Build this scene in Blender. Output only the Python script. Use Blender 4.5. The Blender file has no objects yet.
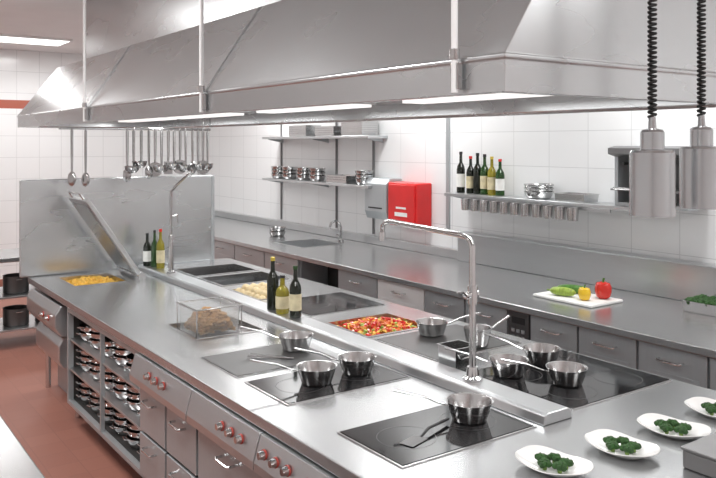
import bpy, bmesh, math, random
from mathutils import Vector, Matrix, noise
random.seed(7)
sc=bpy.context.scene
COL=sc.collection
pi=math.pi
# ------------------------------------------------------------ materials
def mat(name,col,rough=.5,metal=0,var=.06,nscale=6,stretch=(1,1,1),bump=0,trans=0,emis=0,ior=1.45,rvar=.0,coat=0):
    m=bpy.data.materials.new(name); m.use_nodes=True
    nt=m.node_tree; b=nt.nodes['Principled BSDF']
    tc=nt.nodes.new('ShaderNodeTexCoord'); mp=nt.nodes.new('ShaderNodeMapping')
    mp.inputs['Scale'].default_value=stretch
    nz=nt.nodes.new('ShaderNodeTexNoise'); nz.inputs['Scale'].default_value=nscale; nz.inputs['Detail'].default_value=3
    nt.links.new(tc.outputs['Object'],mp.inputs['Vector']); nt.links.new(mp.outputs[0],nz.inputs['Vector'])
    cr=nt.nodes.new('ShaderNodeValToRGB')
    cr.color_ramp.elements[0].position=.3; cr.color_ramp.elements[1].position=.7
    cr.color_ramp.elements[0].color=(*[max(0,c*(1-var)) for c in col],1)
    cr.color_ramp.elements[1].color=(*[min(1,c*(1+var)) for c in col],1)
    nt.links.new(nz.outputs['Fac'],cr.inputs['Fac']); nt.links.new(cr.outputs['Color'],b.inputs['Base Color'])
    b.inputs['Roughness'].default_value=rough; b.inputs['Metallic'].default_value=metal
    b.inputs['IOR'].default_value=ior
    if trans: b.inputs['Transmission Weight'].default_value=trans
    if coat: b.inputs['Coat Weight'].default_value=coat
    if rvar:
        mr=nt.nodes.new('ShaderNodeMapRange'); mr.inputs['To Min'].default_value=rough-rvar; mr.inputs['To Max'].default_value=rough+rvar
        nt.links.new(nz.outputs['Fac'],mr.inputs['Value']); nt.links.new(mr.outputs[0],b.inputs['Roughness'])
    if bump:
        bp=nt.nodes.new('ShaderNodeBump'); bp.inputs['Strength'].default_value=bump; bp.inputs['Distance'].default_value=.01
        nt.links.new(nz.outputs['Fac'],bp.inputs['Height']); nt.links.new(bp.outputs[0],b.inputs['Normal'])
    if emis:
        nt.links.new(cr.outputs['Color'],b.inputs['Emission Color']); b.inputs['Emission Strength'].default_value=emis
    return m
def tile(name,c1,c2,mort,w,h,axes,ms=.004,rough=.2,band=None,off=0):
    m=bpy.data.materials.new(name); m.use_nodes=True; nt=m.node_tree; b=nt.nodes['Principled BSDF']
    tc=nt.nodes.new('ShaderNodeTexCoord'); sp=nt.nodes.new('ShaderNodeSeparateXYZ'); cb=nt.nodes.new('ShaderNodeCombineXYZ')
    nt.links.new(tc.outputs['Object'],sp.inputs[0])
    nt.links.new(sp.outputs[axes[0]],cb.inputs[0]); nt.links.new(sp.outputs[axes[1]],cb.inputs[1])
    br=nt.nodes.new('ShaderNodeTexBrick'); br.offset=off; br.inputs['Scale'].default_value=1
    br.inputs['Brick Width'].default_value=w; br.inputs['Row Height'].default_value=h
    br.inputs['Mortar Size'].default_value=ms; br.inputs['Mortar Smooth'].default_value=.2
    br.inputs['Color1'].default_value=(*c1,1); br.inputs['Color2'].default_value=(*c2,1); br.inputs['Mortar'].default_value=(*mort,1)
    nt.links.new(cb.outputs[0],br.inputs['Vector'])
    out=br.outputs['Color']
    if band:
        g=nt.nodes.new('ShaderNodeMath'); g.operation='GREATER_THAN'; g.inputs[1].default_value=band[0]
        l=nt.nodes.new('ShaderNodeMath'); l.operation='LESS_THAN'; l.inputs[1].default_value=band[1]
        mu=nt.nodes.new('ShaderNodeMath'); mu.operation='MULTIPLY'
        nt.links.new(sp.outputs[2],g.inputs[0]); nt.links.new(sp.outputs[2],l.inputs[0])
        nt.links.new(g.outputs[0],mu.inputs[0]); nt.links.new(l.outputs[0],mu.inputs[1])
        mx=nt.nodes.new('ShaderNodeMix'); mx.data_type='RGBA'
        nt.links.new(mu.outputs[0],mx.inputs['Factor']); nt.links.new(out,mx.inputs['A']); mx.inputs['B'].default_value=(*band[2],1)
        out=mx.outputs['Result']
    nt.links.new(out,b.inputs['Base Color'])
    b.inputs['Roughness'].default_value=rough
    bp=nt.nodes.new('ShaderNodeBump'); bp.inputs['Strength'].default_value=.2; bp.inputs['Distance'].default_value=.002; bp.invert=True
    nt.links.new(br.outputs['Fac'],bp.inputs['Height']); nt.links.new(bp.outputs[0],b.inputs['Normal'])
    return m
STEEL=mat('brushed_steel',(.57,.585,.595),.28,.92,.012,5,(1,1,12))
TOP=mat('worktop_steel',(.50,.51,.515),.25,.88,.018,4,(50,1.2,50),rvar=.02)
HOODM=mat('hood_steel',(.60,.62,.63),.27,.92,.035,.9,(1,1.5,4),rvar=.04)
LAMPM=mat('lamp_shade_steel',(.50,.51,.52),.24,.95,.01,3)
FRONT=mat('cabinet_steel',(.46,.49,.505),.36,.5,.02,4,(1,12,2))
DARKST=mat('dark_steel',(.13,.13,.13),.4,.8,.1,6)
MIDST=mat('shelf_dark_steel',(.22,.22,.222),.42,.6,.05,6)
UTEN=mat('utensil_steel',(.47,.47,.47),.18,.97,.05,12)
CHROME=mat('polished_chrome',(.66,.66,.66),.14,1,.03,8)
PANM=mat('pan_steel',(.58,.58,.58),.2,1,.03,14)
GLASSK=mat('black_ceramic_glass',(.010,.010,.011),.08,0,.2,5,coat=.2)
GRID=mat('griddle_metal',(.12,.12,.12),.4,.8,.12,5,rvar=.05)
BLACK=mat('black_plastic',(.02,.02,.022),.4,0,.2,8)
SHADEIN=mat('painted_interior_shade',(.045,.044,.043),.6,.3,.2,5)  # near-black colour standing in for shade inside the open cupboards
WHITEP=mat('white_plaster',(.82,.82,.82),.7,0,.02,3)
WHITEE=mat('white_enamel',(.80,.80,.80),.3,0,.02,4)
PORC=mat('white_porcelain',(.86,.86,.85),.15,0,.01,4,coat=.3)
LIGHTM=mat('lit_diffuser',(1,.99,.97),.5,0,.0,4,emis=3.0)
HOODL=mat('lit_hood_tube',(1,.99,.97),.5,0,.0,4,emis=.8)
REDM=mat('red_enamel',(.68,.018,.018),.35,0,.08,4,coat=.3)
REDK=mat('red_plastic',(.42,.07,.055),.35,0,.1,8)
LABELM=mat('paper_label',(.62,.55,.36),.6,0,.2,20)
LABELW=mat('white_label',(.85,.85,.82),.6,0,.05,20)
CLEAR=mat('clear_polycarbonate',(.93,.94,.94),.12,0,.01,8,trans=.9,ior=1.2)
GREENG=mat('green_bottle_glass',(.03,.09,.02),.08,0,.1,5,trans=.35,ior=1.5)
DARKG=mat('dark_bottle_glass',(.012,.016,.01),.08,0,.1,5,trans=.1,ior=1.5)
OILG=mat('olive_oil_glass',(.42,.36,.05),.08,0,.1,5,trans=.5,ior=1.4)
GOLD=mat('yellow_foil',(.7,.55,.1),.35,.5,.1,9)
FRY=mat('fried_potato',(.80,.50,.09),.55,0,.22,30,bump=.2)
CHIP=mat('brown_chips',(.36,.20,.08),.6,0,.35,40,bump=.3)
POT=mat('potato_skin',(.70,.57,.34),.55,0,.15,12,bump=.2)
REDV=mat('red_pepper_skin',(.64,.03,.02),.2,0,.12,6,coat=.4)
ORV=mat('orange_pepper_skin',(.68,.16,.03),.35,0,.3,9,coat=.3)
YELV=mat('yellow_pepper_skin',(.85,.55,.03),.2,0,.1,6,coat=.4)
GRNV=mat('cucumber_skin',(.07,.20,.03),.35,0,.35,18,(6,1,1))
LGRN=mat('courgette_skin',(.30,.42,.07),.35,0,.3,16,(6,1,1))
BROC=mat('broccoli_green',(.024,.08,.015),.7,0,.45,60,bump=.8)
BSTEM=mat('broccoli_stem',(.18,.30,.06),.5,0,.15,20)
BOARDM=mat('white_cutting_board',(.84,.84,.82),.45,0,.02,10)
RUB=mat('black_rubber',(.012,.012,.012),.5,0,.2,20)
WALLR=tile('white_wall_tiles_side',(.82,.83,.835),(.84,.85,.855),(.63,.64,.645),.4,.3,(1,2),.003,.15)
WALLF=tile('white_wall_tiles_end',(.82,.83,.835),(.84,.85,.855),(.62,.63,.635),.3,.3,(0,2),.003,.15,band=(2.48,2.60,(.42,.12,.08)))
FLOORM=tile('red_quarry_tiles',(.32,.135,.10),(.35,.15,.11),(.285,.125,.095),.2,.2,(0,1),.003,.5)
# ------------------------------------------------------------ geometry helper
class G:
    def __init__(s): s.bm=bmesh.new()
    def face(s,vs):
        try: return s.bm.faces.new(vs)
        except ValueError: return None
    def box(s,x0,x1,y0,y1,z0,z1):
        v=[s.bm.verts.new(p) for p in [(x0,y0,z0),(x1,y0,z0),(x1,y1,z0),(x0,y1,z0),(x0,y0,z1),(x1,y0,z1),(x1,y1,z1),(x0,y1,z1)]]
        for f in [(0,3,2,1),(4,5,6,7),(0,1,5,4),(1,2,6,5),(2,3,7,6),(3,0,4,7)]: s.face([v[i] for i in f])
        return s
    def prism(s,poly,y0,y1):
        a=[s.bm.verts.new((x,y0,z)) for x,z in poly]; b=[s.bm.verts.new((x,y1,z)) for x,z in poly]
        n=len(poly); s.face(a); s.face(b[::-1])
        for i in range(n): s.face([a[i],b[i],b[(i+1)%n],a[(i+1)%n]])
        return s
    def lathe(s,prof,seg=28,c=(0,0,0),lob=0,nl=3):
        rings=[]
        for r,z in prof:
            if r<1e-6: rings.append([s.bm.verts.new((c[0],c[1],c[2]+z))])
            else:
                rings.append([s.bm.verts.new((c[0]+r*(1+lob*math.cos(nl*2*pi*i/seg))*math.cos(2*pi*i/seg),c[1]+r*(1+lob*math.cos(nl*2*pi*i/seg))*math.sin(2*pi*i/seg),c[2]+z)) for i in range(seg)])
        for a,b in zip(rings,rings[1:]):
            for i in range(seg):
                j=(i+1)%seg
                if len(a)==1 and len(b)==1: continue
                if len(a)==1: s.face([a[0],b[i],b[j]])
                elif len(b)==1: s.face([a[i],a[j],b[0]])
                else: s.face([a[i],a[j],b[j],b[i]])
        return s
    def tube(s,pts,r,seg=10,caps=True,flat=1):
        pts=[Vector(p) for p in pts]; n=len(pts)
        rr=r if isinstance(r,(list,tuple)) else [r]*n
        t0=(pts[1]-pts[0]).normalized()
        up=Vector((0,0,1)) if abs(t0.z)<.9 else Vector((1,0,0))
        nrm=(up-t0*up.dot(t0)).normalized(); rings=[]
        for i,p in enumerate(pts):
            if i==0: t=t0
            elif i==n-1: t=(pts[-1]-pts[-2]).normalized()
            else: t=((pts[i+1]-p).normalized()+(p-pts[i-1]).normalized()).normalized()
            nrm=(nrm-t*nrm.dot(t)).normalized(); bn=t.cross(nrm)
            rings.append([s.bm.verts.new(p+rr[i]*(math.cos(2*pi*k/seg)*nrm*flat+math.sin(2*pi*k/seg)*bn)) for k in range(seg)])
        for a,b in zip(rings,rings[1:]):
            for i in range(seg): s.face([a[i],a[(i+1)%seg],b[(i+1)%seg],b[i]])
        if caps: s.face(rings[0][::-1]); s.face(rings[-1])
        return s
    def blob(s,c,rad,sub=2,nz=0,nf=20,seed=0):
        r=bmesh.ops.create_icosphere(s.bm,subdivisions=sub,radius=1)
        for v in r['verts']:
            d=v.co.normalized(); k=1+nz*noise.noise(d*nf+Vector((seed*3.1,seed,0)))
            v.co=Vector((c[0]+d.x*rad[0]*k,c[1]+d.y*rad[1]*k,c[2]+d.z*rad[2]*k))
        return s
    def slab(s,x0,x1,y0,y1,zt,th,holes):
        xs=sorted({x0,x1,*[h[0] for h in holes],*[h[1] for h in holes]}); ys=sorted({y0,y1,*[h[2] for h in holes],*[h[3] for h in holes]})
        def solid(i,j):
            if i<0 or j<0 or i>=len(xs)-1 or j>=len(ys)-1: return False
            cx=(xs[i]+xs[i+1])/2; cy=(ys[j]+ys[j+1])/2
            return not any(h[0]<cx<h[1] and h[2]<cy<h[3] for h in holes)
        V={}
        def v(i,j,k):
            if (i,j,k) not in V: V[(i,j,k)]=s.bm.verts.new((xs[i],ys[j],zt-(th if k else 0)))
            return V[(i,j,k)]
        for i in range(len(xs)-1):
            for j in range(len(ys)-1):
                if not solid(i,j): continue
                s.face([v(i,j,0),v(i+1,j,0),v(i+1,j+1,0),v(i,j+1,0)]); s.face([v(i,j,1),v(i,j+1,1),v(i+1,j+1,1),v(i+1,j,1)])
                if not solid(i-1,j): s.face([v(i,j,0),v(i,j+1,0),v(i,j+1,1),v(i,j,1)])
                if not solid(i+1,j): s.face([v(i+1,j,0),v(i+1,j,1),v(i+1,j+1,1),v(i+1,j+1,0)])
                if not solid(i,j-1): s.face([v(i,j,0),v(i,j,1),v(i+1,j,1),v(i+1,j,0)])
                if not solid(i,j+1): s.face([v(i,j+1,0),v(i+1,j+1,0),v(i+1,j+1,1),v(i,j+1,1)])
        return s
    def tray(s,x0,x1,y0,y1,zt,d,lip=.018,t=.003):
        i=t
        def ring(e,z): return [s.bm.verts.new(p) for p in [(x0+e,y0+e,z),(x1-e,y0+e,z),(x1-e,y1-e,z),(x0+e,y1-e,z)]]
        rs=[ring(.006+i,zt-d),ring(i,zt+t),ring(-lip,zt+t),ring(-lip,zt+.0005),ring(0.0005,zt+.0005),ring(.006,zt-d-t)]
        for a,b in zip(rs,rs[1:]):
            for k in range(4): s.face([a[k],b[k],b[(k+1)%4],a[(k+1)%4]])
        s.face(rs[0]); s.face(rs[-1][::-1]); return s
def mk(g,name,m,smooth=True,bevel=0,rot=None):
    bmesh.ops.recalc_face_normals(g.bm,faces=g.bm.faces)
    if smooth:
        for f in g.bm.faces: f.smooth=True
        for e in g.bm.edges:
            if len(e.link_faces)==2 and e.calc_face_angle(0)>.6: e.smooth=False
    me=bpy.data.meshes.new(name); g.bm.to_mesh(me); g.bm.free(); me.materials.append(m)
    o=bpy.data.objects.new(name,me); COL.objects.link(o)
    if bevel:
        b=o.modifiers.new('bevel','BEVEL'); b.width=bevel; b.segments=2; b.limit_method='ANGLE'; b.angle_limit=.45; b.harden_normals=bool(smooth)
    return o
def tag(o,label,cat,group=None,kind=None):
    o['label']=label; o['category']=cat
    if group: o['group']=group
    if kind: o['kind']=kind
def T(name,label,cat,loc,rz=0,group=None):
    e=bpy.data.objects.new(name,None); e.empty_display_size=.1; COL.objects.link(e); e.location=loc; e.rotation_euler=(0,0,rz)
    tag(e,label,cat,group); return e
def P(par,name,g,m,world=False,smooth=True,bevel=0,label=None,loc=None):
    if world:
        w=par; off=Vector((0,0,0))
        while w: off+=w.location; w=w.parent
        for v in g.bm.verts: v.co-=off
    o=mk(g,name,m,smooth,bevel); o.parent=par
    if loc: o.location=loc
    if label: o['label']=label
    return o
def S(name,g,m,label,cat,org=(0,0,0),world=True,smooth=True,bevel=0,group=None,kind=None,rz=0):
    if world:
        for v in g.bm.verts: v.co-=Vector(org)
    o=mk(g,name,m,smooth,bevel); o.location=org; o.rotation_euler=(0,0,rz); tag(o,label,cat,group,kind); return o
def dup(root,loc,rz=None,label=None,par=None):
    c=root.copy(); COL.objects.link(c)
    if par is None:
        c.location=loc
        if rz is not None: c.rotation_euler=(c.rotation_euler[0],c.rotation_euler[1],rz)
        if label: c['label']=label
    else: c.parent=par
    for ch in list(root.children): dup(ch,None,par=c)
    return c
# ------------------------------------------------------------ setting
def struct(name,g,m):
    o=mk(g,name,m,smooth=False); o['kind']='structure'; return o
XL,XR,Y0,Y1,ZC=-2.2,5.1,-1.8,11.6,3.3
struct('floor',G().box(XL-.1,XR+.1,Y0-.1,Y1+.1,-.1,0),FLOORM)
struct('ceiling',G().box(XL-.1,XR+.1,Y0-.1,Y1+.1,ZC,ZC+.1),WHITEP)
struct('wall_right',G().box(XR,XR+.1,Y0-.1,Y1+.1,0,ZC),WALLR)
struct('wall_left',G().box(XL-.1,XL,Y0-.1,Y1+.1,0,ZC),WALLR)
struct('wall_far',G().box(XL,XR,Y1,Y1+.1,0,ZC),WALLF)
struct('wall_near',G().box(XL,XR,Y0-.1,Y0,0,ZC),WALLF)
struct('trim_1',G().box(XR-.012,XR,5.63,5.68,1.16,ZC),FRONT)
struct('baseboard_far',G().box(XL,XR,Y1-.015,Y1,0,.12),FLOORM)
# ------------------------------------------------------------ lights
LK=.68
def alight(loc,sx,sy,e,col=(1,.997,.99),down=True):
    l=bpy.data.lights.new('ceiling_light','AREA'); l.shape='RECTANGLE'; l.size=sx; l.size_y=sy; l.energy=e*LK; l.color=col
    o=bpy.data.objects.new('area_light',l); COL.objects.link(o); o.location=loc; return o
for (x,y,e) in [(2.1,10.3,50),(.3,4.0,78),(.3,7.2,72),(4.35,3.0,50),(4.35,5.8,58),(4.35,8.6,58),(.3,.6,78),(3.6,-.3,56)]:
    r=T('ceiling_light','recessed white ceiling light panel with steel frame','light',(x,y,ZC),group='ceiling light panels')
    P(r,'frame',G().slab(-.62,.62,-.32,.32,0,.03,[(-.6,.6,-.3,.3)]),WHITEE)
    P(r,'diffuser',G().box(-.6,.6,-.3,.3,-.02,-.005),LIGHTM,smooth=False)
    alight((x,y,ZC-.035),1.15,.55,e)
# ------------------------------------------------------------ island
IH=[(1.68,2.08,6.12,6.58),(1.78,2.2,4.05,4.5),(2.6,3.06,3.56,3.98),(2.6,2.9,4.85,5.3),(2.62,3.18,5.48,5.9),(2.62,3.18,6.0,6.42)]
S('island_worktop',G().slab(1.49,3.3,1.3,6.80,.9,.05,IH),TOP,'long brushed stainless steel worktop of the central cooking island','worktop',(1.49,1.3,.85),bevel=.006)
g=G().prism([(2.335,.9005),(2.345,.935),(2.36,.945),(2.48,.945),(2.495,.935),(2.505,.9005)],2.04,6.6)
S('service_channel',g,STEEL,'low raised stainless channel running down the middle of the island worktop','service channel',(2.42,2.04,.9005),smooth=False,bevel=.004)
r=T('splash_panel','tall stainless steel splash screen standing across the island end','panel',(2.3,6.77,.901))
P(r,'panel',G().box(1.42,3.12,6.75,6.78,.901,1.7),HOODM,True,bevel=.01)
P(r,'edge_post',G().tube([(3.12,6.765,.901),(3.12,6.765,1.69)],.022,12),FRONT,True)
def handle(par,x,yc,z,w=.12,m=CHROME):
    P(par,'handle',G().tube([(x,yc-w/2,z),(x-.028,yc-w/2,z),(x-.034,yc-w/2+.012,z-.004),(x-.034,yc+w/2-.012,z-.004),(x-.028,yc+w/2,z),(x,yc+w/2,z)],.0065,8),m,True)
def carcass(r,x0,x1,y0,y1):
    g=G(); g.box(x0,x1,y0,y0+.015,.15,.845); g.box(x0,x1,y1-.015,y1,.15,.845); g.box(x0,x1,y0+.015,y1-.015,.15,.17); g.box(x1-.02,x1,y0+.015,y1-.015,.17,.845)
    g.box(x0+.1,x1-.1,y0+.01,y1-.01,0,.15)
    return g
def knob(par,x,y,z,i):
    k=P(par,'knob',G().tube([(x,y,z),(x-.008,y,z)],.021,18),REDK,True,label='red-ringed steel control knob')
    P(k,'grip',G().tube([(x-.008,y,z),(x-.030,y,z)],[.018,.014],18),CHROME,True)
def island_unit(y0,y1,cols,knobs,label):
    r=T('base_unit',label,'cabinet',(1.52,(y0+y1)/2,0),group='cooking island base units')
    a=y0+.002; b=y1-.002
    P(r,'body',carcass(r,1.52,3.25,a,b),FRONT,True,smooth=False)
    f=P(r,'control_panel',G().prism([(1.52,.695),(1.445,.70),(1.445,.735),(1.475,.842),(1.52,.845)],a+.002,b-.002),STEEL,True,smooth=False,bevel=.003)
    for i,ky in enumerate(knobs): knob(r,1.460,ky,.785,i)
    w=(b-a)/len(cols)
    for i,rows in enumerate(cols):
        ya=a+i*w; yb=ya+w
        zs=[.18,.675] if rows==1 else [.18,.42,.675]
        for z0,z1 in zip(zs,zs[1:]):
            d=P(r,'drawer' if rows>1 else 'door',G().box(1.50,1.52,ya+.01,yb-.01,z0+.008,z1-.008),FRONT,True,bevel=.004)
            handle(d,1.50,(ya+yb)/2,z1-.06 ,.13)
    d=P(r,'back_door',G().box(3.25,3.27,a+.01,b-.01,.18,.83),FRONT,True,bevel=.004)
    return r
island_unit(3.42,4.2,[2,2],[3.93,3.83,3.73],'stainless base unit with drawers under a control panel with three knobs')
island_unit(2.75,3.42,[2],[3.06,2.97,2.88],'stainless base unit with drawers and red-ringed knobs')
island_unit(2.08,2.75,[2],[2.68,2.59,2.50,2.36],'stainless base unit with drawers and a row of knobs')
island_unit(1.34,2.08,[1],[1.9,1.78,1.6],'stainless base unit with door under a control panel')
r=T('shelf_unit','open stainless base unit with three shelves holding stacked pans','shelf unit',(1.52,5.0,0))
g=carcass(r,1.54,3.25,4.2,5.72); g.box(1.52,1.56,4.2,5.72,.80,.845); g.box(1.52,1.545,4.945,4.965,.17,.8); g.box(1.52,1.54,4.2,4.225,.15,.8); g.box(1.52,1.54,5.695,5.72,.15,.8); g.box(1.52,1.54,4.225,5.695,.15,.175)
P(r,'body',g,FRONT,True,smooth=False)
P(r,'shade_liner',G().box(1.93,1.94,4.22,5.7,.17,.84).box(1.56,1.93,4.216,4.219,.17,.84).box(1.56,1.93,5.701,5.704,.17,.84).box(1.56,1.93,4.22,5.7,.172,.176),SHADEIN,True,smooth=False)  # dark sheets added to paint in the shade around the shelves
for z in (.40,.61): P(r,'shelf',G().box(1.53,1.928,4.22,5.70,z-.014,z),STEEL,True,bevel=.003)
r=T('bratt_pan_unit','stainless tilting bratt pan base with bullnose control box','cooking appliance',(1.52,6.2,0))
g=G(); g.box(1.60,2.55,5.74,6.73,.30,.80); g.box(2.56,3.25,5.93,6.73,.30,.77); g.box(1.60,3.25,5.74,5.76,.30,.845); g.box(1.60,3.25,6.70,6.73,.30,.845); g.box(1.60,1.62,5.76,6.70,.80,.845); g.box(3.23,3.25,5.76,6.70,.77,.845); g.box(1.70,3.1,5.8,6.68,0,.30)
P(r,'body',g,FRONT,True,smooth=False)
P(r,'control_box',G().prism([(1.60,.58),(1.50,.60),(1.46,.66),(1.46,.76),(1.50,.82),(1.60,.83)],5.82,6.70),STEEL,True,smooth=False,bevel=.01)
P(r,'control_box',G().prism([(1.60,.32),(1.55,.33),(1.52,.38),(1.52,.50),(1.55,.55),(1.60,.56)],5.95,6.66),STEEL,True,smooth=False,bevel=.01,label='rounded steel lower housing')
for ky in (6.0,6.15): knob(r,1.46,ky,.71,0)
for ly in (5.80,6.66): P(r,'leg',G().tube([(1.62,ly,0),(1.62,ly,.31)],.022,12),CHROME,True)
r=T('bratt_pan','recessed steel frying pan with its lid propped open','bratt pan',(1.88,6.35,.9))
P(r,'pan',G().tray(1.68,2.08,6.12,6.58,.9,.07),PANM,True,smooth=False)
ang=math.atan2(1.56-.95,1.79-2.2)
L=.74
g=G(); dx,dz=math.cos(ang),math.sin(ang); nx,nz_=-dz,dx
def lp(a,b): return (2.2+dx*a+nx*b, .955+dz*a+nz_*b)
g.prism([lp(0,0),lp(L,0),lp(L,.035),lp(0,.035)],6.10,6.60)
lid=P(r,'lid',g,STEEL,True,bevel=.006)
P(lid,'inner_panel',G().prism([lp(.04,.036),lp(L-.04,.036),lp(L-.04,.041),lp(.04,.041)],6.14,6.56),UTEN,True,label='darker inner lid face',smooth=False)
P(lid,'lid_handle',G().tube([(lp(L,.0175)[0],6.2,lp(L,.0175)[1]),(lp(L+.05,.0175)[0],6.2,lp(L+.05,.0175)[1]),(lp(L+.05,.0175)[0],6.5,lp(L+.05,.0175)[1]),(lp(L,.0175)[0],6.5,lp(L,.0175)[1])],.009,8),CHROME,True)
P(r,'hinge',G().tube([(2.2,6.08,.935),(2.2,6.62,.935)],.03,14).box(2.17,2.23,6.1,6.16,.901,.935).box(2.17,2.23,6.54,6.6,.901,.935),CHROME,True)
def pile(x0,x1,y0,y1,z0,z1,n,shape,sz):
    g=G()
    for i in range(n):
        x=random.uniform(x0,x1); y=random.uniform(y0,y1); ex=1-((2*(x-x0)/(x1-x0)-1)**2+(2*(y-y0)/(y1-y0)-1)**2)/2
        z=z0+(random.random()**.6)*(z1-z0)*max(.15,ex)
        k=len(g.bm.verts)
        if shape=='stick': g.box(-sz[0]/2,sz[0]/2,-sz[1]/2,sz[1]/2,-sz[2]/2,sz[2]/2)
        else: g.blob((0,0,0),sz,1,.25,2,i)
        g.bm.verts.ensure_lookup_table()
        M=Matrix.Translation((x,y,z))@Matrix.Rotation(random.random()*6.28,4,'Z')@Matrix.Rotation(random.uniform(-.5,.5),4,'Y')@Matrix.Rotation(random.uniform(-.5,.5),4,'X')
        for v in g.bm.verts[k:]: v.co=M@v.co
    return g
S('french_fries',pile(1.72,2.04,6.16,6.54,.856,.905,560,'stick',(.06,.012,.012)),FRY,'layer of golden yellow fries in the recessed pan','fries',(1.88,6.35,.835),kind='stuff')
S('drip_tray',G().tray(1.78,2.2,4.05,4.5,.9,.03),PANM,'shallow recessed steel tray under the food container','tray',(1.99,4.27,.87),smooth=False)
r=T('food_container','translucent plastic food container full of brown chips','container',(1.96,4.29,.876))
P(r,'body',G().tray(-.135,.135,-.135,.135,.165,.160,.012,.003),CLEAR,smooth=False,bevel=.002)
P(r,'rim',G().tube([(-.145,-.145,.167),(.145,-.145,.167),(.145,.145,.167),(-.145,.145,.167),(-.145,-.145,.167)],.005,8),CHROME)
for sx,sy in ((-1,-1),(1,-1),(1,1),(-1,1)): P(r,'corner_wire',G().tube([(sx*.14,sy*.14,.001),(sx*.144,sy*.144,.167)],.0035,8),CHROME)
P(r,'base_frame',G().tube([(-.14,-.14,.003),(.14,-.14,.003),(.14,.14,.003),(-.14,.14,.003),(-.14,-.14,.003)],.003,8),CHROME)
S('fried_chips',pile(1.96-.108,1.96+.108,4.29-.108,4.29+.108,.893,1.02,700,'blob',(.022,.016,.008)),CHIP,'brown fried chips heaped inside the clear container','chips',(1.96,4.29,.88),kind='stuff')
S('food_tray',G().tray(2.6,3.06,3.56,3.98,.9,.06),PANM,'recessed steel pan holding stir-fried vegetables','pan',(2.83,3.77,.84),smooth=False)
fa=(2.64,3.02,3.60,3.94)
S('stir_fry_peppers',pile(*fa,.86,.918,420,'stick',(.042,.014,.008)),ORV,'sizzling orange and red pepper strips in the recessed pan','stir-fry',(2.83,3.77,.86),kind='stuff')
S('stir_fry_tomatoes',pile(*fa,.872,.926,130,'blob',(.017,.013,.010)),REDV,'red tomato pieces mixed through the stir-fry','stir-fry',(2.83,3.77,.86),kind='stuff')
S('stir_fry_greens',pile(*fa,.874,.924,55,'blob',(.015,.011,.007)),LGRN,'chopped courgette pieces mixed through the stir-fry','stir-fry',(2.83,3.77,.86),kind='stuff')
S('stir_fry_onions',pile(*fa,.874,.924,120,'stick',(.036,.011,.005)),FRY,'pale golden onion strips mixed through the stir-fry','stir-fry',(2.83,3.77,.86),kind='stuff')
S('vegetable_tray',G().tray(2.6,2.9,4.85,5.3,.9,.05),PANM,'recessed steel tray holding small potatoes','tray',(2.75,5.07,.85),smooth=False)
p0=None
for (nx_,ny_,zz,ox,oy) in ((4,6,.884,0,0),(3,5,.914,.035,.036)):
  for i in range(nx_):
    for j in range(ny_):
        loc=(2.648+ox+i*.068+random.uniform(-.004,.004),4.895+oy+j*.074+random.uniform(-.006,.006),zz+random.uniform(0,.004))
        if not p0: p0=S('potato',G().blob((0,0,0),(.031,.035,.030),2,.15,1.5,3),POT,'small pale yellow potato heaped in the steel tray','potato',loc,False,group='potatoes in the recessed tray')
        else: dup(p0,loc,random.random()*3)
for (y0,y1) in ((5.48,5.9),(6.0,6.42)):
    r=T('sink_basin','recessed rectangular stainless steel basin set in the worktop','basin',(2.9,(y0+y1)/2,.78),group='recessed island basins')
    P(r,'bowl',G().tray(2.62,3.18,y0,y1,.9,.12),UTEN,True,smooth=False)
    P(r,'drain',G().lathe([(0,0),(.03,0),(.035,.004),(0,.004)],20,(2.9,(y0+y1)/2,.7805)),CHROME,True)
def hob(name,x0,x1,y0,y1,m,label,zones=(),cat='hob'):
    r=T(name,label,cat,((x0+x1)/2,(y0+y1)/2,.9005))
    P(r,'frame',G().slab(x0-.008,x1+.008,y0-.008,y1+.008,.905,.0045,[(x0,x1,y0,y1)]),CHROME,True,smooth=False)
    P(r,'cooking_surface',G().box(x0,x1,y0,y1,.9005,.907),m,True,smooth=False)
    for zx,zy,zr in zones:
        P(r,'zone_marking',G().lathe([(zr,0),(zr+.002,0),(zr+.002,.0005),(zr,.0005),(zr,0)],40,(zx,zy,.907)),DARKST,True)
hob('griddle',1.65,2.2,3.3,3.7,GRID,'flat dark steel griddle plate set in the worktop',cat='griddle')
hob('induction_hob',1.65,2.3,2.83,3.2,GLASSK,'black glass hob with two small pans',[(1.82,3.01,.11),(2.13,3.01,.11)])
hob('induction_hob',1.65,2.3,2.06,2.44,GLASSK,'black glass hob with a pan and a spatula on it',[(1.82,2.25,.11),(2.13,2.25,.11)])
hob('induction_hob',2.58,3.26,2.1,2.72,GLASSK,'large black glass hob carrying three pans',[(2.75,2.25,.11),(2.75,2.56,.11),(3.08,2.25,.11),(3.08,2.56,.11)])
hob('griddle',2.6,3.2,2.97,3.48,GRID,'dark griddle plate beside the stir-fry pan',cat='griddle')
hob('induction_hob',2.62,3.2,4.2,4.72,GLASSK,'black glass hob behind the oil bottles',[(2.8,4.46,.11),(3.05,4.46,.09)])
def pan(loc,rz,d=.18,h=.075,hl=.21,label='conical stainless saucepan with long handle standing on the hob',group='pans on the hobs'):
    r=T('saucepan',label,'pan',loc,rz,group)
    R=d/2
    P(r,'pan_body',G().lathe([(0,.0),(R*.70,.0),(R*.76,.004),(R*.9,h*.55),(R,h),(R+.004,h+.001),(R+.003,h-.003),(R+.001,h-.004),(R-.003,h-.004),(R*.87,h*.55),(R*.72,.007),(0,.005)],32),PANM)
    P(r,'handle',G().tube([(R*.93,0,h*.72),(R+.03,0,h*.85),(R+.09,0,h+.012),(R+hl,0,h+.035)],[.006,.008,.009,.0105],10,flat=.45),CHROME)
    return r
HZ=2.52
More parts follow.
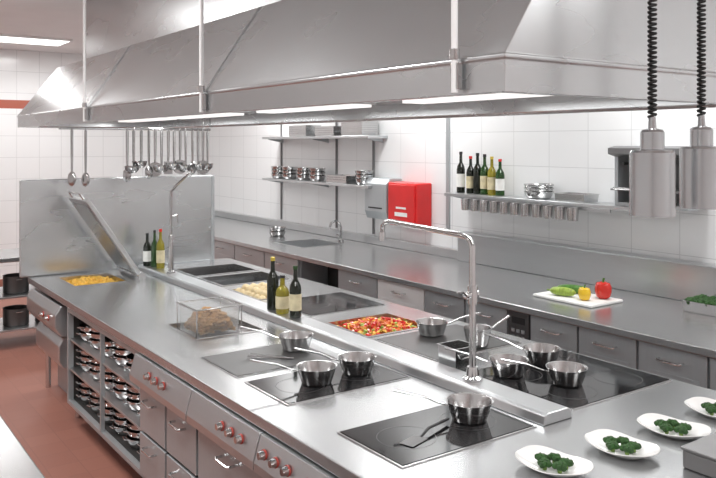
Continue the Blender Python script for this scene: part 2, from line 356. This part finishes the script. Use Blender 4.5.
z=.9077
p1=pan((2.12,3.55,z),HZ-.1,.18)
lst=[((1.90,3.0,z),HZ+.1),((2.14,3.02,z),HZ-.05),((2.14,2.25,z),HZ-.05),((2.91,3.37,z),HZ-2.9),((2.70,2.575,z),HZ-.2),((2.98,2.62,z),HZ-.5),((2.82,2.33,z),HZ)]
for l,rz in lst: dup(p1,l,rz)
pan((2.95,3.04,z),HZ-2.6,.15,.10,.15,'deep stainless saucepan standing at the griddle edge')
r=T('spatula','black-handled spatula lying on the glass hob','spatula',(1.88,2.22,.908),.3)
P(r,'blade',G().box(-.12,-.02,-.03,.03,.001,.003),DARKST,bevel=.001)
P(r,'handle',G().tube([(-.02,0,.003),(.03,0,.02),(.17,0,.015)],[.005,.007,.008],8,flat=.7),BLACK)
r=T('tongs','long slim steel tongs lying across the griddle','tongs',(1.93,3.48,.908),2.3)
P(r,'arm',G().tube([(-.12,.0,.004),(0,.012,.006),(.12,.02,.006)],.004,8),CHROME); P(r,'arm',G().tube([(-.12,0,.004),(0,-.012,.006),(.12,-.02,.006)],.004,8),CHROME)
r=T('steel_canister','low steel container with folded rim beside the tall tap','container',(2.60,2.82,.901))
P(r,'body',G().tray(-.07,.07,-.065,.065,.11,.105,.004),PANM,smooth=False)
P(r,'handle',G().tube([(-.03,-.07,.06),(-.03,-.085,.07),(.03,-.085,.07),(.03,-.07,.06)],.004,8),CHROME)
def bottle(loc,h,rad,m,cap,lab,label,group,name='bottle'):
    r=T(name,label,'bottle',loc,0,group)
    P(r,'glass_body',G().lathe([(0,0),(rad*.95,0),(rad,.006),(rad,h*.56),(rad*.85,h*.64),(rad*.38,h*.74),(rad*.33,h*.93),(0,h*.93)],24),m)
    P(r,'cap',G().lathe([(0,h*.93),(rad*.40,h*.93),(rad*.40,h*.995),(rad*.36,h),(0,h)],16),cap)
    if lab: P(r,'label',G().lathe([(rad+.0006,h*.14),(rad+.0012,h*.14),(rad+.0012,h*.46),(rad+.0006,h*.46)],24),lab)
    return r
gr='bottles on the service channel'
bottle((2.42,4.34,.9455),.33,.037,DARKG,GOLD,None,'dark green glass bottle with yellow foil neck',gr)
bottle((2.41,4.20,.9455),.235,.042,OILG,BLACK,LABELM,'short olive oil bottle with pale label',gr)
bottle((2.42,4.06,.9455),.31,.036,DARKG,GREENG,LABELM,'tall dark oil bottle with printed label',gr)
gr='seasoning bottles by the splash screen'
bottle((2.395,6.50,.9455),.28,.034,DARKG,BLACK,LABELW,'dark sauce bottle with white label',gr)
bottle((2.43,6.42,.9455),.31,.03,GREENG,BLACK,None,'slim green oil bottle',gr)
bottle((2.44,6.31,.9455),.33,.034,OILG,REDM,LABELM,'amber oil bottle with red cap',gr)
r=T('pot_filler_tap','tall chrome pot filler tap with a long swing spout','tap',(2.42,2.525,.9455))
P(r,'base',G().lathe([(0,0),(.045,0),(.045,.012),(.03,.02),(.024,.06),(0,.06)],24),CHROME)
P(r,'column',G().tube([(0,0,.05),(0,0,.60)],.0155,14),CHROME)
P(r,'valve_body',G().tube([(0,0,.34),(0,0,.42)],.023,16).tube([(-.045,0,.38),(.03,0,.38)],.016,14),CHROME)
P(r,'lever',G().tube([(-.045,0,.38),(-.07,-.01,.40),(-.11,-.02,.405)],[.008,.006,.005],8),CHROME)
pts=[(0,0,.59),(0,.01,.615),(.004,.04,.632),(.01,.09,.636),(.10,.72,.640),(.11,.78,.632),(.113,.81,.612),(.114,.815,.57)]
P(r,'spout',G().tube(pts,.0135,12),CHROME)
P(r,'nozzle',G().tube([(.114,.815,.575),(.114,.815,.53)],.018,14),CHROME)
r=T('pot_filler_tap','slim chrome tap with angled lever near the splash screen','tap',(2.42,6.03,.9455))
P(r,'base',G().lathe([(0,0),(.035,0),(.035,.012),(.02,.02),(.018,.30),(.014,.31),(0,.31)],20),UTEN)
P(r,'column',G().tube([(0,0,.3),(0,0,.62)],.012,12),UTEN)
P(r,'spout',G().tube([(0,0,.61),(.0,.0,.66),(.05,-.02,.72),(.13,-.05,.80),(.15,-.055,.79)],.011,10),UTEN)
P(r,'lever',G().tube([(0,0,.45),(.05,0,.47),(.06,0,.40)],.007,8),UTEN)
PR=.130
def plate_mesh():
    g=G(); seg=56; rings=[]
    prof=[(0,.006),(.45,.006),(.62,.010),(.82,.018),(1.0,.026),(1.012,.023),(.82,.013),(.60,.003),(.55,0),(0,0)]
    for r_,z_ in prof:
        if r_==0: rings.append([g.bm.verts.new((0,0,z_))]); continue
        ring=[]
        for i in range(seg):
            t=2*pi*i/seg; c,s_=math.cos(t),math.sin(t); e=1/((abs(c)**2.5+abs(s_)**2.5)**(1/2.5))
            k=1+(e-1)*min(1,r_); zz=z_+(max(0,r_-.6)/.4)*(.016*max(0,(e-1)/.15)+.008*abs(c)**3)
            ring.append(g.bm.verts.new((PR*r_*k*c,PR*.72*r_*k*s_,zz)))
        rings.append(ring)
    for a,b in zip(rings,rings[1:]):
        for i in range(seg):
            j=(i+1)%seg
            if len(a)==1: g.face([a[0],b[i],b[j]])
            elif len(b)==1: g.face([a[i],a[j],b[0]])
            else: g.face([a[i],a[j],b[j],b[i]])
    return g
pl=None; br=None
for (x,y,rz) in [(2.05,1.75,1.75),(2.365,1.71,1.62),(2.675,1.705,1.8),(3.0,1.71,1.65)]:
    if not pl: pl=S('plate',plate_mesh(),PORC,'white boat-shaped porcelain plate with upturned rim on the worktop','plate',(x,y,.9005),False,rz=rz,group='white plates on the pass')
    else: dup(pl,(x,y,.9005),rz)
    for k in range(5):
        a=rz+k*1.2566; loc=(x+(.044*math.cos(k*1.2566)*math.cos(rz)-.034*math.sin(k*1.2566)*math.sin(rz)),y+(.044*math.cos(k*1.2566)*math.sin(rz)+.034*math.sin(k*1.2566)*math.cos(rz)),.9075)
        if not br:
            br=T('broccoli_floret','dark green broccoli floret lying on a white plate','broccoli',loc,0,'broccoli florets')
            g=G()
            for q in range(9):
                aa=q*2.4; rr=.017*math.sqrt(q/8)
                g.blob((rr*math.cos(aa),rr*math.sin(aa),.026-.006*q/8),(.0115,.0115,.010),2,.35,6,q)
            P(br,'head',g,BROC); P(br,'stem',G().tube([(0,0,0),(0,0,.018)],[.007,.010],10),BSTEM)
        else: dup(br,loc,a)
r=T('lidded_box','dark grey steel lidded box standing on the island worktop','box',(2.58,1.42,.901))
P(r,'body',G().box(-.16,.16,-.09,.09,0,.06),MIDST,bevel=.006); P(r,'lid',G().box(-.165,.165,-.095,.095,.061,.072),MIDST,bevel=.004)
b0=None
for zi,zs in enumerate((.177,.401,.611)):
    for yi in range(6):
        y=4.335+yi*.246
        for k in range(3 if zi<2 else (3,2)[yi%2]):
            loc=(1.665,y+random.uniform(-.004,.004),zs+.001+k*.045)
            if not b0:
                b0=T('stock_pan','shallow stainless pan stacked on the open shelf','pan',loc,0,'pans stacked on the island shelves'); R=.10;h=.06
                P(b0,'pan_body',G().lathe([(0,0),(R*.74,0),(R*.8,.004),(R*.93,h*.5),(R,h),(R+.004,h),(R+.003,h-.003),(R-.002,h-.004),(R*.90,h*.5),(R*.78,.007),(0,.005)],24),PANM)
                P(b0,'handle',G().tube([(-R*.95,-.025,h-.008),(-R-.018,-.022,h-.004),(-R-.018,.022,h-.004),(-R*.95,.025,h-.008)],.0035,8),CHROME)
            else: dup(b0,loc,random.uniform(-.3,.3))
# ------------------------------------------------------------ hood
r=T('extractor_hood','long stainless steel extractor hood canopy over the cooking island','extractor hood',(2.45,4.6,2.143))
hx0,hx1,hy0,hy1,zb,zk,zt=1.6,3.0,1.54,7.7,2.143,2.247,2.70
g=G()
def rg(x0,x1,y0,y1,z): return [g.bm.verts.new(p) for p in [(x0,y0,z),(x1,y0,z),(x1,y1,z),(x0,y1,z)]]
rs=[rg(hx0+.05,hx1-.05,hy0+.05,hy1-.05,2.26),rg(hx0+.05,hx1-.05,hy0+.05,hy1-.05,zb+.012),rg(hx0+.03,hx1-.03,hy0+.03,hy1-.03,zb),rg(hx0,hx1,hy0,hy1,zb),rg(hx0,hx1,hy0,hy1,zk-.01),rg(hx0-.006,hx1+.006,hy0-.006,hy1+.006,zk-.005),rg(hx0-.006,hx1+.006,hy0-.006,hy1+.006,zk+.005),rg(hx0,hx1,hy0,hy1,zk+.008),rg(1.9,2.75,hy0,7.47,zt)]
for a,b in zip(rs,rs[1:]):
    for k in range(4): g.face([a[k],b[k],b[(k+1)%4],a[(k+1)%4]])
g.face(rs[0]); g.face(rs[-1][::-1])
P(r,'canopy',g,HOODM,True,smooth=False,bevel=.003)
for ys in (3.535,5.49):
    P(r,'seam',G().prism([(1.598,zb+.01),(1.592,zb+.01),(1.590,zk+.008),(1.893,zt),(1.90,zt),(1.598,zk+.01)],ys,ys+.008),STEEL,True,smooth=False)
P(r,'upper_casing',G().box(2.08,2.7,1.9,7.2,zt,ZC-.001),HOODM,True,bevel=.004)
for i in range(11):
    y0=1.75+i*.52
    P(r,'baffle_filter',G().box(2.66,2.93,y0,y0+.5,2.235,2.258),FRONT,True,bevel=.004)
for y0 in (1.95,3.5,5.05,6.3):
    L_=P(r,'light_housing',G().box(2.42,2.60,y0-.02,y0+1.12,2.215,2.259),WHITEE,True)
    P(L_,'lamp_tube',G().box(2.44,2.58,y0,y0+1.1,2.2,2.2145),HOODL,True,smooth=False)
    alight((2.51,y0+.55,2.195),.10,1.05,8)
P(r,'utensil_rail',G().tube([(1.66,6.5,2.12),(2.98,6.5,2.12)],.010,10).tube([(1.75,6.5,2.12),(1.75,6.5,2.259)],.006,8).tube([(2.92,6.5,2.12),(2.92,6.5,2.259)],.006,8),UTEN,True)
rod=None
for y in (5.49,3.535,1.72):
    if not rod:
        rod=T('suspension_rod','white steel suspension rod holding the extractor hood','rod',(1.575,y,2.15),0,'hood suspension rods')
        P(rod,'rod',G().tube([(0,0,0),(0,0,ZC-2.151)],.0105,12),WHITEE)
        P(rod,'bracket',G().box(-.004,.018,-.016,.016,.01,.09),CHROME,bevel=.003)
        P(rod,'collar',G().tube([(0,0,.1),(0,0,.13)],.016,12),CHROME)
    else: dup(rod,(1.575,y,2.15))
def utensil(kind,x,ln):
    nm={'ladle':'ladle','skim':'skimmer','spat':'slotted_turner','spoon':'serving_spoon'}[kind]
    r=T(nm,{'ladle':'steel ladle hanging from the rail under the hood','skim':'round steel skimmer hanging from the rail','spat':'flat steel turner hanging from the rail','spoon':'long steel serving spoon hanging from the rail'}[kind],nm.replace('_',' '),(x,6.5,2.12),random.uniform(-.35,.35)-.4,'hanging utensils')
    P(r,'hook',G().tube([(0,.013,-.004),(0,.0095,.008),(0,0,.0125),(0,-.0095,.008),(0,-.014,-.02)],.0045,8),UTEN)
    P(r,'handle',G().tube([(0,-.014,-.015),(0,-.014,-ln*.6),(0,-.014,-ln)],[.013,.012,.009],8),UTEN)
    if kind=='ladle':
        P(r,'cup',G().lathe([(0,0),(.035,.006),(.056,.028),(.064,.062),(.061,.062),(.053,.029),(.033,.011),(0,.005)],20,(0,-.070,-ln-.045)),UTEN)
    elif kind=='skim': P(r,'disc',G().tube([(0,-.020,-ln-.058),(0,-.008,-ln-.058)],.064,20),UTEN)
    elif kind=='spat': P(r,'blade',G().box(-.037,.037,-.017,-.011,-ln-.11,-ln),UTEN,bevel=.001)
    else: P(r,'bowl',G().blob((0,-.014,-ln-.05),(.037,.012,.060),2),UTEN)
for i,(x,k,ln) in enumerate([(1.77,'spoon',.36),(1.88,'spoon',.37),(2.22,'spoon',.34),(2.28,'ladle',.33),(2.345,'ladle',.29),(2.405,'spoon',.32),(2.465,'skim',.29),(2.525,'ladle',.33),(2.585,'spat',.28),(2.64,'ladle',.31),(2.695,'skim',.27),(2.75,'ladle',.33),(2.805,'spoon',.29),(2.86,'ladle',.32),(2.91,'skim',.28),(2.96,'ladle',.32)]): utensil(k,x,ln)
lamp=None
for (x,y,zb_) in [(2.027,1.36,1.787),(2.285,1.36,1.797)]:
    if lamp: dup(lamp,(x,y,zb_)); continue
    lamp=T('heat_lamp','cylindrical brushed steel heat lamp hanging on a coiled black cord','lamp',(x,y,zb_),0,'hanging heat lamps')
    P(lamp,'shade',G().lathe([(.064,0),(.064,.185),(.059,.192),(.030,.194),(.030,.190),(.055,.188),(.059,.18),(.059,.001),(.064,0)],48),LAMPM)
    P(lamp,'socket',G().lathe([(0,.194),(.034,.194),(.034,.245),(.028,.252),(.012,.256),(.010,.29),(0,.29)],32),LAMPM)
    P(lamp,'bulb',G().lathe([(0,.03),(.03,.04),(.045,.075),(.03,.12),(.015,.15),(.015,.19),(0,.19)],20),WHITEE)
    pts=[]; H=ZC-zb_-.28-.045; tn=85
    for i in range(tn*8+1):
        a=i/8*2*pi; zz=.285+H*i/(tn*8); pts.append((.0105*math.cos(a),.0105*math.sin(a),zz))
    P(lamp,'coiled_cord',G().tube(pts,.0042,6),RUB)
    P(lamp,'ceiling_rose',G().lathe([(0,ZC-zb_-.045),(.03,ZC-zb_-.045),(.045,ZC-zb_-.012),(0,ZC-zb_-.012)],20),CHROME)
# ------------------------------------------------------------ back counter
S('counter_worktop',G().slab(3.93,5.098,1.6,11.4,.9,.045,[(4.25,4.75,7.0,7.55)]),TOP,'long stainless steel worktop running along the tiled wall','worktop',(3.93,1.6,.855),bevel=.006)
S('splashback',G().box(4.98,5.098,1.6,5.4,.901,1.157).box(4.96,5.098,1.6,5.4,1.157,1.17),STEEL,'tall stainless splashback ledge behind the wall worktop','splashback',(5.0,3.5,.9),bevel=.006)
S('splashback',G().box(5.03,5.098,5.41,11.4,.901,.985),STEEL,'low stainless splashback along the tiled wall','splashback',(5.05,8,.9),bevel=.006)
r=T('sink','stainless steel sink bowl set in the wall worktop','sink',(4.5,7.27,.75))
P(r,'bowl',G().tray(4.25,4.75,7.0,7.55,.9,.15),STEEL,True,smooth=False)
P(r,'drain',G().lathe([(0,0),(.03,0),(.035,.004),(0,.004)],20,(4.5,7.27,.7505)),CHROME,True)
r=T('sink_tap','small chrome gooseneck tap behind the sink','tap',(4.85,7.15,.901))
P(r,'base',G().lathe([(0,0),(.03,0),(.03,.03),(.014,.04),(0,.04)],20),UTEN)
P(r,'spout',G().tube([(0,0,.03),(0,0,.16),(-.02,0,.21),(-.07,0,.24),(-.13,0,.22),(-.15,0,.16)],.012,10),UTEN)
P(r,'lever',G().tube([(0,0,.04),(0,.05,.07),(0,.08,.075)],.007,8),UTEN)
def cab(y0,y1,kind,label):
    r=T('base_cabinet',label,'cabinet',(3.97,(y0+y1)/2,0),0,'wall counter base cabinets')
    P(r,'body',carcass(r,3.99,5.05,y0+.003,y1-.003),FRONT,True,smooth=False)
    if kind=='open':
        P(r,'shelf',G().box(4.0,5.02,y0+.02,y1-.02,.45,.465),STEEL,True,smooth=False)
        P(r,'shade_liner',G().box(4.3,4.32,y0+.02,y1-.02,.17,.84),SHADEIN,True,smooth=False); return  # dark sheet added partway back, painting the shade of the opening
    m=WHITEE if kind=='white' else FRONT
    if kind=='ctrl':
        d=P(r,'control_panel',G().box(3.965,3.99,y0+.008,y1-.008,.62,.845),DARKST,True,bevel=.004)
        P(d,'display',G().box(3.9635,3.9655,y0+.04,y1-.04,.765,.81),BLACK,True,smooth=False)
        for j in range(2):
            for i in range(3): P(d,'button',G().box(3.961,3.9655,y0+.04+i*.045,y0+.07+i*.045,.66+j*.045,.685+j*.045),CHROME,True,smooth=False)
        P(r,'door',G().box(3.965,3.99,y0+.008,y1-.008,.18,.61),m,True,bevel=.004); return
    d=P(r,'door',G().box(3.965,3.99,y0+.008,y1-.008,.18,.845),m,True,bevel=.005)
    handle(d,3.965,(y0+y1)/2,.775,.15,CHROME)
    P(d,'recess_panel',G().box(3.962,3.9655,y0+.05,y1-.05,.22,.70),m,True,smooth=False)
ed=[(1.9,2.32,'d'),(2.32,2.76,'d'),(2.76,3.19,'d'),(3.19,3.59,'d'),(3.59,3.79,'ctrl'),(3.79,4.22,'d'),(4.22,4.68,'d'),(4.68,5.3,'white'),(5.3,5.9,'d'),(5.9,6.6,'open'),(6.6,7.3,'d'),(7.3,8.0,'d'),(8.0,8.7,'d'),(8.7,9.4,'d'),(9.4,10.1,'d'),(10.1,10.8,'d')]
for a,b,k in ed: cab(a,b,k,{'d':'stainless base cabinet with bar-handled door','ctrl':'narrow steel unit with dark control panel and display','white':'white-fronted undercounter unit with bar handle','open':'open dark undercounter cabinet with shelf'}[k])
S('cutting_board',G().box(4.25,4.60,3.31,3.82,.901,.921),BOARDM,'white plastic cutting board on the wall worktop','cutting board',(4.42,3.57,.901),bevel=.008)
def pepper(loc,m,label,s=1):
    r=T('bell_pepper',label,'pepper',loc); r.scale=(s,s,s)
    P(r,'fruit',G().lathe([(0,.004),(.02,0),(.034,.01),(.042,.035),(.042,.06),(.034,.078),(.016,.082),(0,.074)],32,lob=.06,nl=4),m)
    P(r,'stalk',G().tube([(0,0,.074),(.002,0,.09),(.006,0,.1)],[.006,.005,.006],8),GRNV)
pepper((4.51,3.41,.9215),REDV,'shiny red bell pepper on the white board',1.4)
pepper((4.36,3.45,.9215),YELV,'yellow bell pepper on the white board',1.05)
def cuc(name,loc,rz,L,R,m,label,cat):
    r=T(name,label,cat,loc,rz)
    pr=[(0,-L/2)]+[(R*math.sin(pi*(i/10))**.4,-L/2+L*i/10) for i in range(1,10)]+[(0,L/2)]
    g=G().lathe(pr,18)
    for v in g.bm.verts: v.co=Vector((v.co.z,v.co.y,v.co.x+R))
    P(r,'fruit',g,m); P(r,'stalk',G().tube([(L/2-.004,0,R),(L/2+.015,0,R+.002)],.006,8),BSTEM)
cuc('cucumber',(4.48,3.65,.9215),2.05,.24,.032,GRNV,'long dark green cucumber on the white board','cucumber')
cuc('courgette',(4.35,3.63,.9215),1.9,.20,.032,LGRN,'yellow-green courgette on the white board','courgette')
r=T('salad_container','low steel container full of broccoli on the wall worktop','container',(4.80,2.78,.901))
P(r,'body',G().tray(-.12,.12,-.14,.14,.07,.066,.01),PANM,smooth=False)
for i in range(3):
    for j in range(4):
        o=dup(br,(4.72+i*.075,2.68+j*.068,.925),i+j,'dark green broccoli floret piled in the steel container'); o.scale=(1.6,1.6,1.9)
for k in range(2):
    o=dup(b0,(4.55,8.05,.902+k*.045),.5,'shallow stainless pan standing on the wall worktop'); o['group']='pans on the wall worktop'
def wshelf(y0,y1,z,label,d=.27):
    r=T('wall_shelf',label,'shelf',(XR-d,(y0+y1)/2,z-.03))
    P(r,'board',G().box(XR-d,XR-.001,y0,y1,z-.03,z),STEEL,True,bevel=.004)
    n=max(2,int((y1-y0)/.8)+1)
    for i in range(n):
        y=y0+.08+(y1-y0-.16)*i/(n-1)
        P(r,'bracket',G().prism([(XR-.001,z-.031),(XR-d+.05,z-.031),(XR-d+.05,z-.038),(XR-.02,z-.075),(XR-.001,z-.08)],y-.004,y+.004),FRONT,True,smooth=False)
    return r
wshelf(3.3,5.42,1.54,'long steel wall shelf holding bottles and dishes')
wshelf(6.62,8.95,1.55,'steel wall shelf with stacked steel dishes')
wshelf(6.62,8.95,2.08,'upper steel wall shelf stacked with trays')
for y in (6.87,7.6,8.9):
    S('shelf_upright',G().box(XR-.02,XR-.001,y-.012,y+.012,1.0,2.35),MIDST,'slotted steel shelf upright fixed to the tiles','shelf upright',(XR-.01,y,1.0),bevel=.002,group='shelf uprights')
gr='bottles on the wall shelf'
for y,h,m,cap,lab,lb in [(5.33,.35,DARKG,BLACK,LABELW,'tall dark wine bottle'),(5.20,.31,DARKG,REDM,LABELM,'dark sauce bottle with red cap'),(5.11,.34,DARKG,BLACK,None,'slim dark bottle'),(5.02,.33,GREENG,BLACK,LABELM,'green glass oil bottle with label'),(4.93,.31,OILG,GOLD,LABELM,'golden oil bottle'),(4.83,.29,GREENG,REDM,LABELW,'green bottle with white label')]:
    bottle((4.96,y,1.5405),h+.03,.039,m,cap,lab,lb+' on the wall shelf',gr)
for j in range(3):
    o=dup(b0,(4.95,4.38,1.5408+j*.030),1.5,'round steel dish stacked on the wall shelf'); o['group']='dishes on the wall shelf'; o.scale=(1.2,1.2,1)
S('steel_box',G().tray(4.86,5.04,3.85,4.14,1.60,.056,.006),PANM,'shallow rectangular steel container on the wall shelf','container',(4.95,3.99,1.5415),smooth=False)
r=T('utensil_holder_rail','steel rail fixed beneath the wall shelf','rail',(4.86,4.3,1.48))
P(r,'rail',G().box(4.84,4.85,3.6,5.15,1.485,1.5095),STEEL,True)
cup=None
for i in range(11):
    y=3.9+i*.118
    if not cup: cup=S('steel_cup',G().lathe([(0,0),(.040,0),(.047,.10),(.051,.10),(.049,.098),(.043,.098),(.037,.004),(0,.004)],24),PANM,'small steel cup hanging beneath the wall shelf','cup',(4.7905,y,1.405),False,group='cups hanging beneath the wall shelf')
    else: dup(cup,(4.7905,y,1.405))
tr=None
for (y,z,n) in [(6.95,2.081,6),(7.5,2.081,4),(8.1,2.081,5),(7.25,1.551,3)]:
    for k in range(n):
        loc=(4.96,y,z+k*.024)
        if not tr: tr=S('steel_tray',G().tray(-.11,.11,-.2,.2,.036,.034,.008,.002),PANM,'rectangular steel tray stacked on the wall shelf','tray',loc,False,smooth=False,group='trays stacked on the wall shelves')
        else: dup(tr,loc)
for y in (7.8,8.1,8.45,6.85,8.72):
    for k in range(3):
        o=dup(b0,(4.95,y,1.551+k*.045),1.5+random.uniform(-.3,.3),'shallow steel bowl stacked on the wall shelf'); o['group']='bowls stacked on the wall shelf'
r=T('fire_hose_cabinet','bright red metal wall box with small white label','wall box',(5.05,6.15,1.15))
P(r,'body',G().box(4.90,5.0995,5.90,6.36,1.16,1.60),REDM,True,bevel=.012)
P(r,'door',G().box(4.885,4.8995,5.92,6.34,1.18,1.58),REDM,True,bevel=.006)
P(r,'label',G().box(4.8835,4.8848,6.05,6.21,1.335,1.355),LABELW,True,smooth=False)
P(r,'label',G().box(4.8835,4.8848,6.03,6.23,1.26,1.30),LABELW,True,smooth=False)
r=T('towel_dispenser','grey steel paper towel dispenser fixed to the tiles','dispenser',(5.0,6.6,1.15))
P(r,'body',G().prism([(5.0995,1.18),(4.92,1.20),(4.89,1.28),(4.89,1.57),(4.94,1.63),(5.0995,1.63)],6.38,6.76),FRONT,True,smooth=False,bevel=.008)
P(r,'slot',G().box(4.888,4.895,6.45,6.69,1.31,1.325),BLACK,True,smooth=False)
# salamander grill
r=T('salamander_grill','open-fronted steel salamander grill standing on the wall shelf','grill',(4.95,3.3,1.541))
ya,yb=2.98,3.56
g=G(); g.box(4.84,5.0995,ya,ya+.03,1.541,1.98); g.box(4.84,5.0995,yb-.03,yb,1.541,1.98); g.box(4.84,5.0995,ya+.03,yb-.03,1.90,1.98); g.box(4.84,5.0995,ya+.03,yb-.03,1.541,1.57)
P(r,'housing',g,FRONT,True,bevel=.004)
P(r,'back_panel',G().box(5.07,5.095,ya+.031,yb-.031,1.571,1.899),DARKST,True,smooth=False)
P(r,'hood_lip',G().prism([(4.84,1.98),(4.76,1.965),(4.76,1.92),(4.84,1.90)],ya,yb),MIDST,True,bevel=.004)
P(r,'grill_rack',G().box(4.75,5.065,ya+.032,yb-.032,1.66,1.672),MIDST,True); P(r,'heating_element',G().tube([(4.86,ya+.06,1.85),(5.04,ya+.06,1.85),(5.04,yb-.06,1.85),(4.86,yb-.06,1.85)],.01,8),DARKST,True)
P(r,'handle',G().tube([(4.75,yb-.1,1.666),(4.70,yb-.1,1.68),(4.70,ya+.1,1.68),(4.75,ya+.1,1.666)],.009,8),CHROME,True)
def table(x0,x1,y0,y1,label,name='prep_table'):
    r=T(name,label,'table',((x0+x1)/2,(y0+y1)/2,0))
    P(r,'top',G().box(x0,x1,y0,y1,.855,.9),TOP,True,bevel=.008)
    for z in (.18,.5): P(r,'shelf',G().box(x0+.04,x1-.04,y0+.04,y1-.04,z,z+.02),STEEL,True,bevel=.004)
    for x in (x0+.035,x1-.035):
        for y in (y0+.035,y1-.035): P(r,'leg',G().tube([(x,y,0),(x,y,.856)],.02,12),CHROME,True)
    return r
table(-.35,.645,.8,4.3,'stainless steel prep table with undershelves beside the aisle')
table(.9,2.6,8.0,8.7,'stainless side table with shelves full of pots')
pot=None
for z in (.201,.521,.9015):
    for i in range(5):
        x=1.1+i*.3; loc=(x,8.25,z)
        if not pot:
            pot=T('stock_pot','dark-bottomed steel cooking pot with two loop handles','pot',loc,0,'pots on the side table'); R=.12;h=.17
            P(pot,'pot_body',G().lathe([(0,0),(R*.95,0),(R,.008),(R,h),(R+.004,h+.002),(R-.004,h),(R-.004,.01),(0,.006)],28),DARKST)
            for s_ in (-1,1): P(pot,'handle',G().tube([(s_*R,-.03,h-.03),(s_*(R+.025),-.025,h-.025),(s_*(R+.025),.025,h-.025),(s_*R,.03,h-.03)],.005,8),CHROME)
        elif z<.9 or i<2: dup(pot,loc,1.57)
# ------------------------------------------------------------ camera / world / view
cam=bpy.data.cameras.new('camera'); co=bpy.data.objects.new('camera',cam); COL.objects.link(co)
co.location=(0,0,2); co.rotation_euler=(pi/2,0,-math.radians(35.4)); cam.sensor_width=36; cam.lens=39.07; cam.shift_y=-.134; cam.clip_start=.05
sc.camera=co
w=bpy.data.worlds.new('world'); sc.world=w; w.use_nodes=True; w.node_tree.nodes['Background'].inputs[0].default_value=(.9,.95,1,1); w.node_tree.nodes['Background'].inputs[1].default_value=.3
try:
    sc.view_settings.view_transform='Standard'; sc.view_settings.exposure=0
except Exception: pass
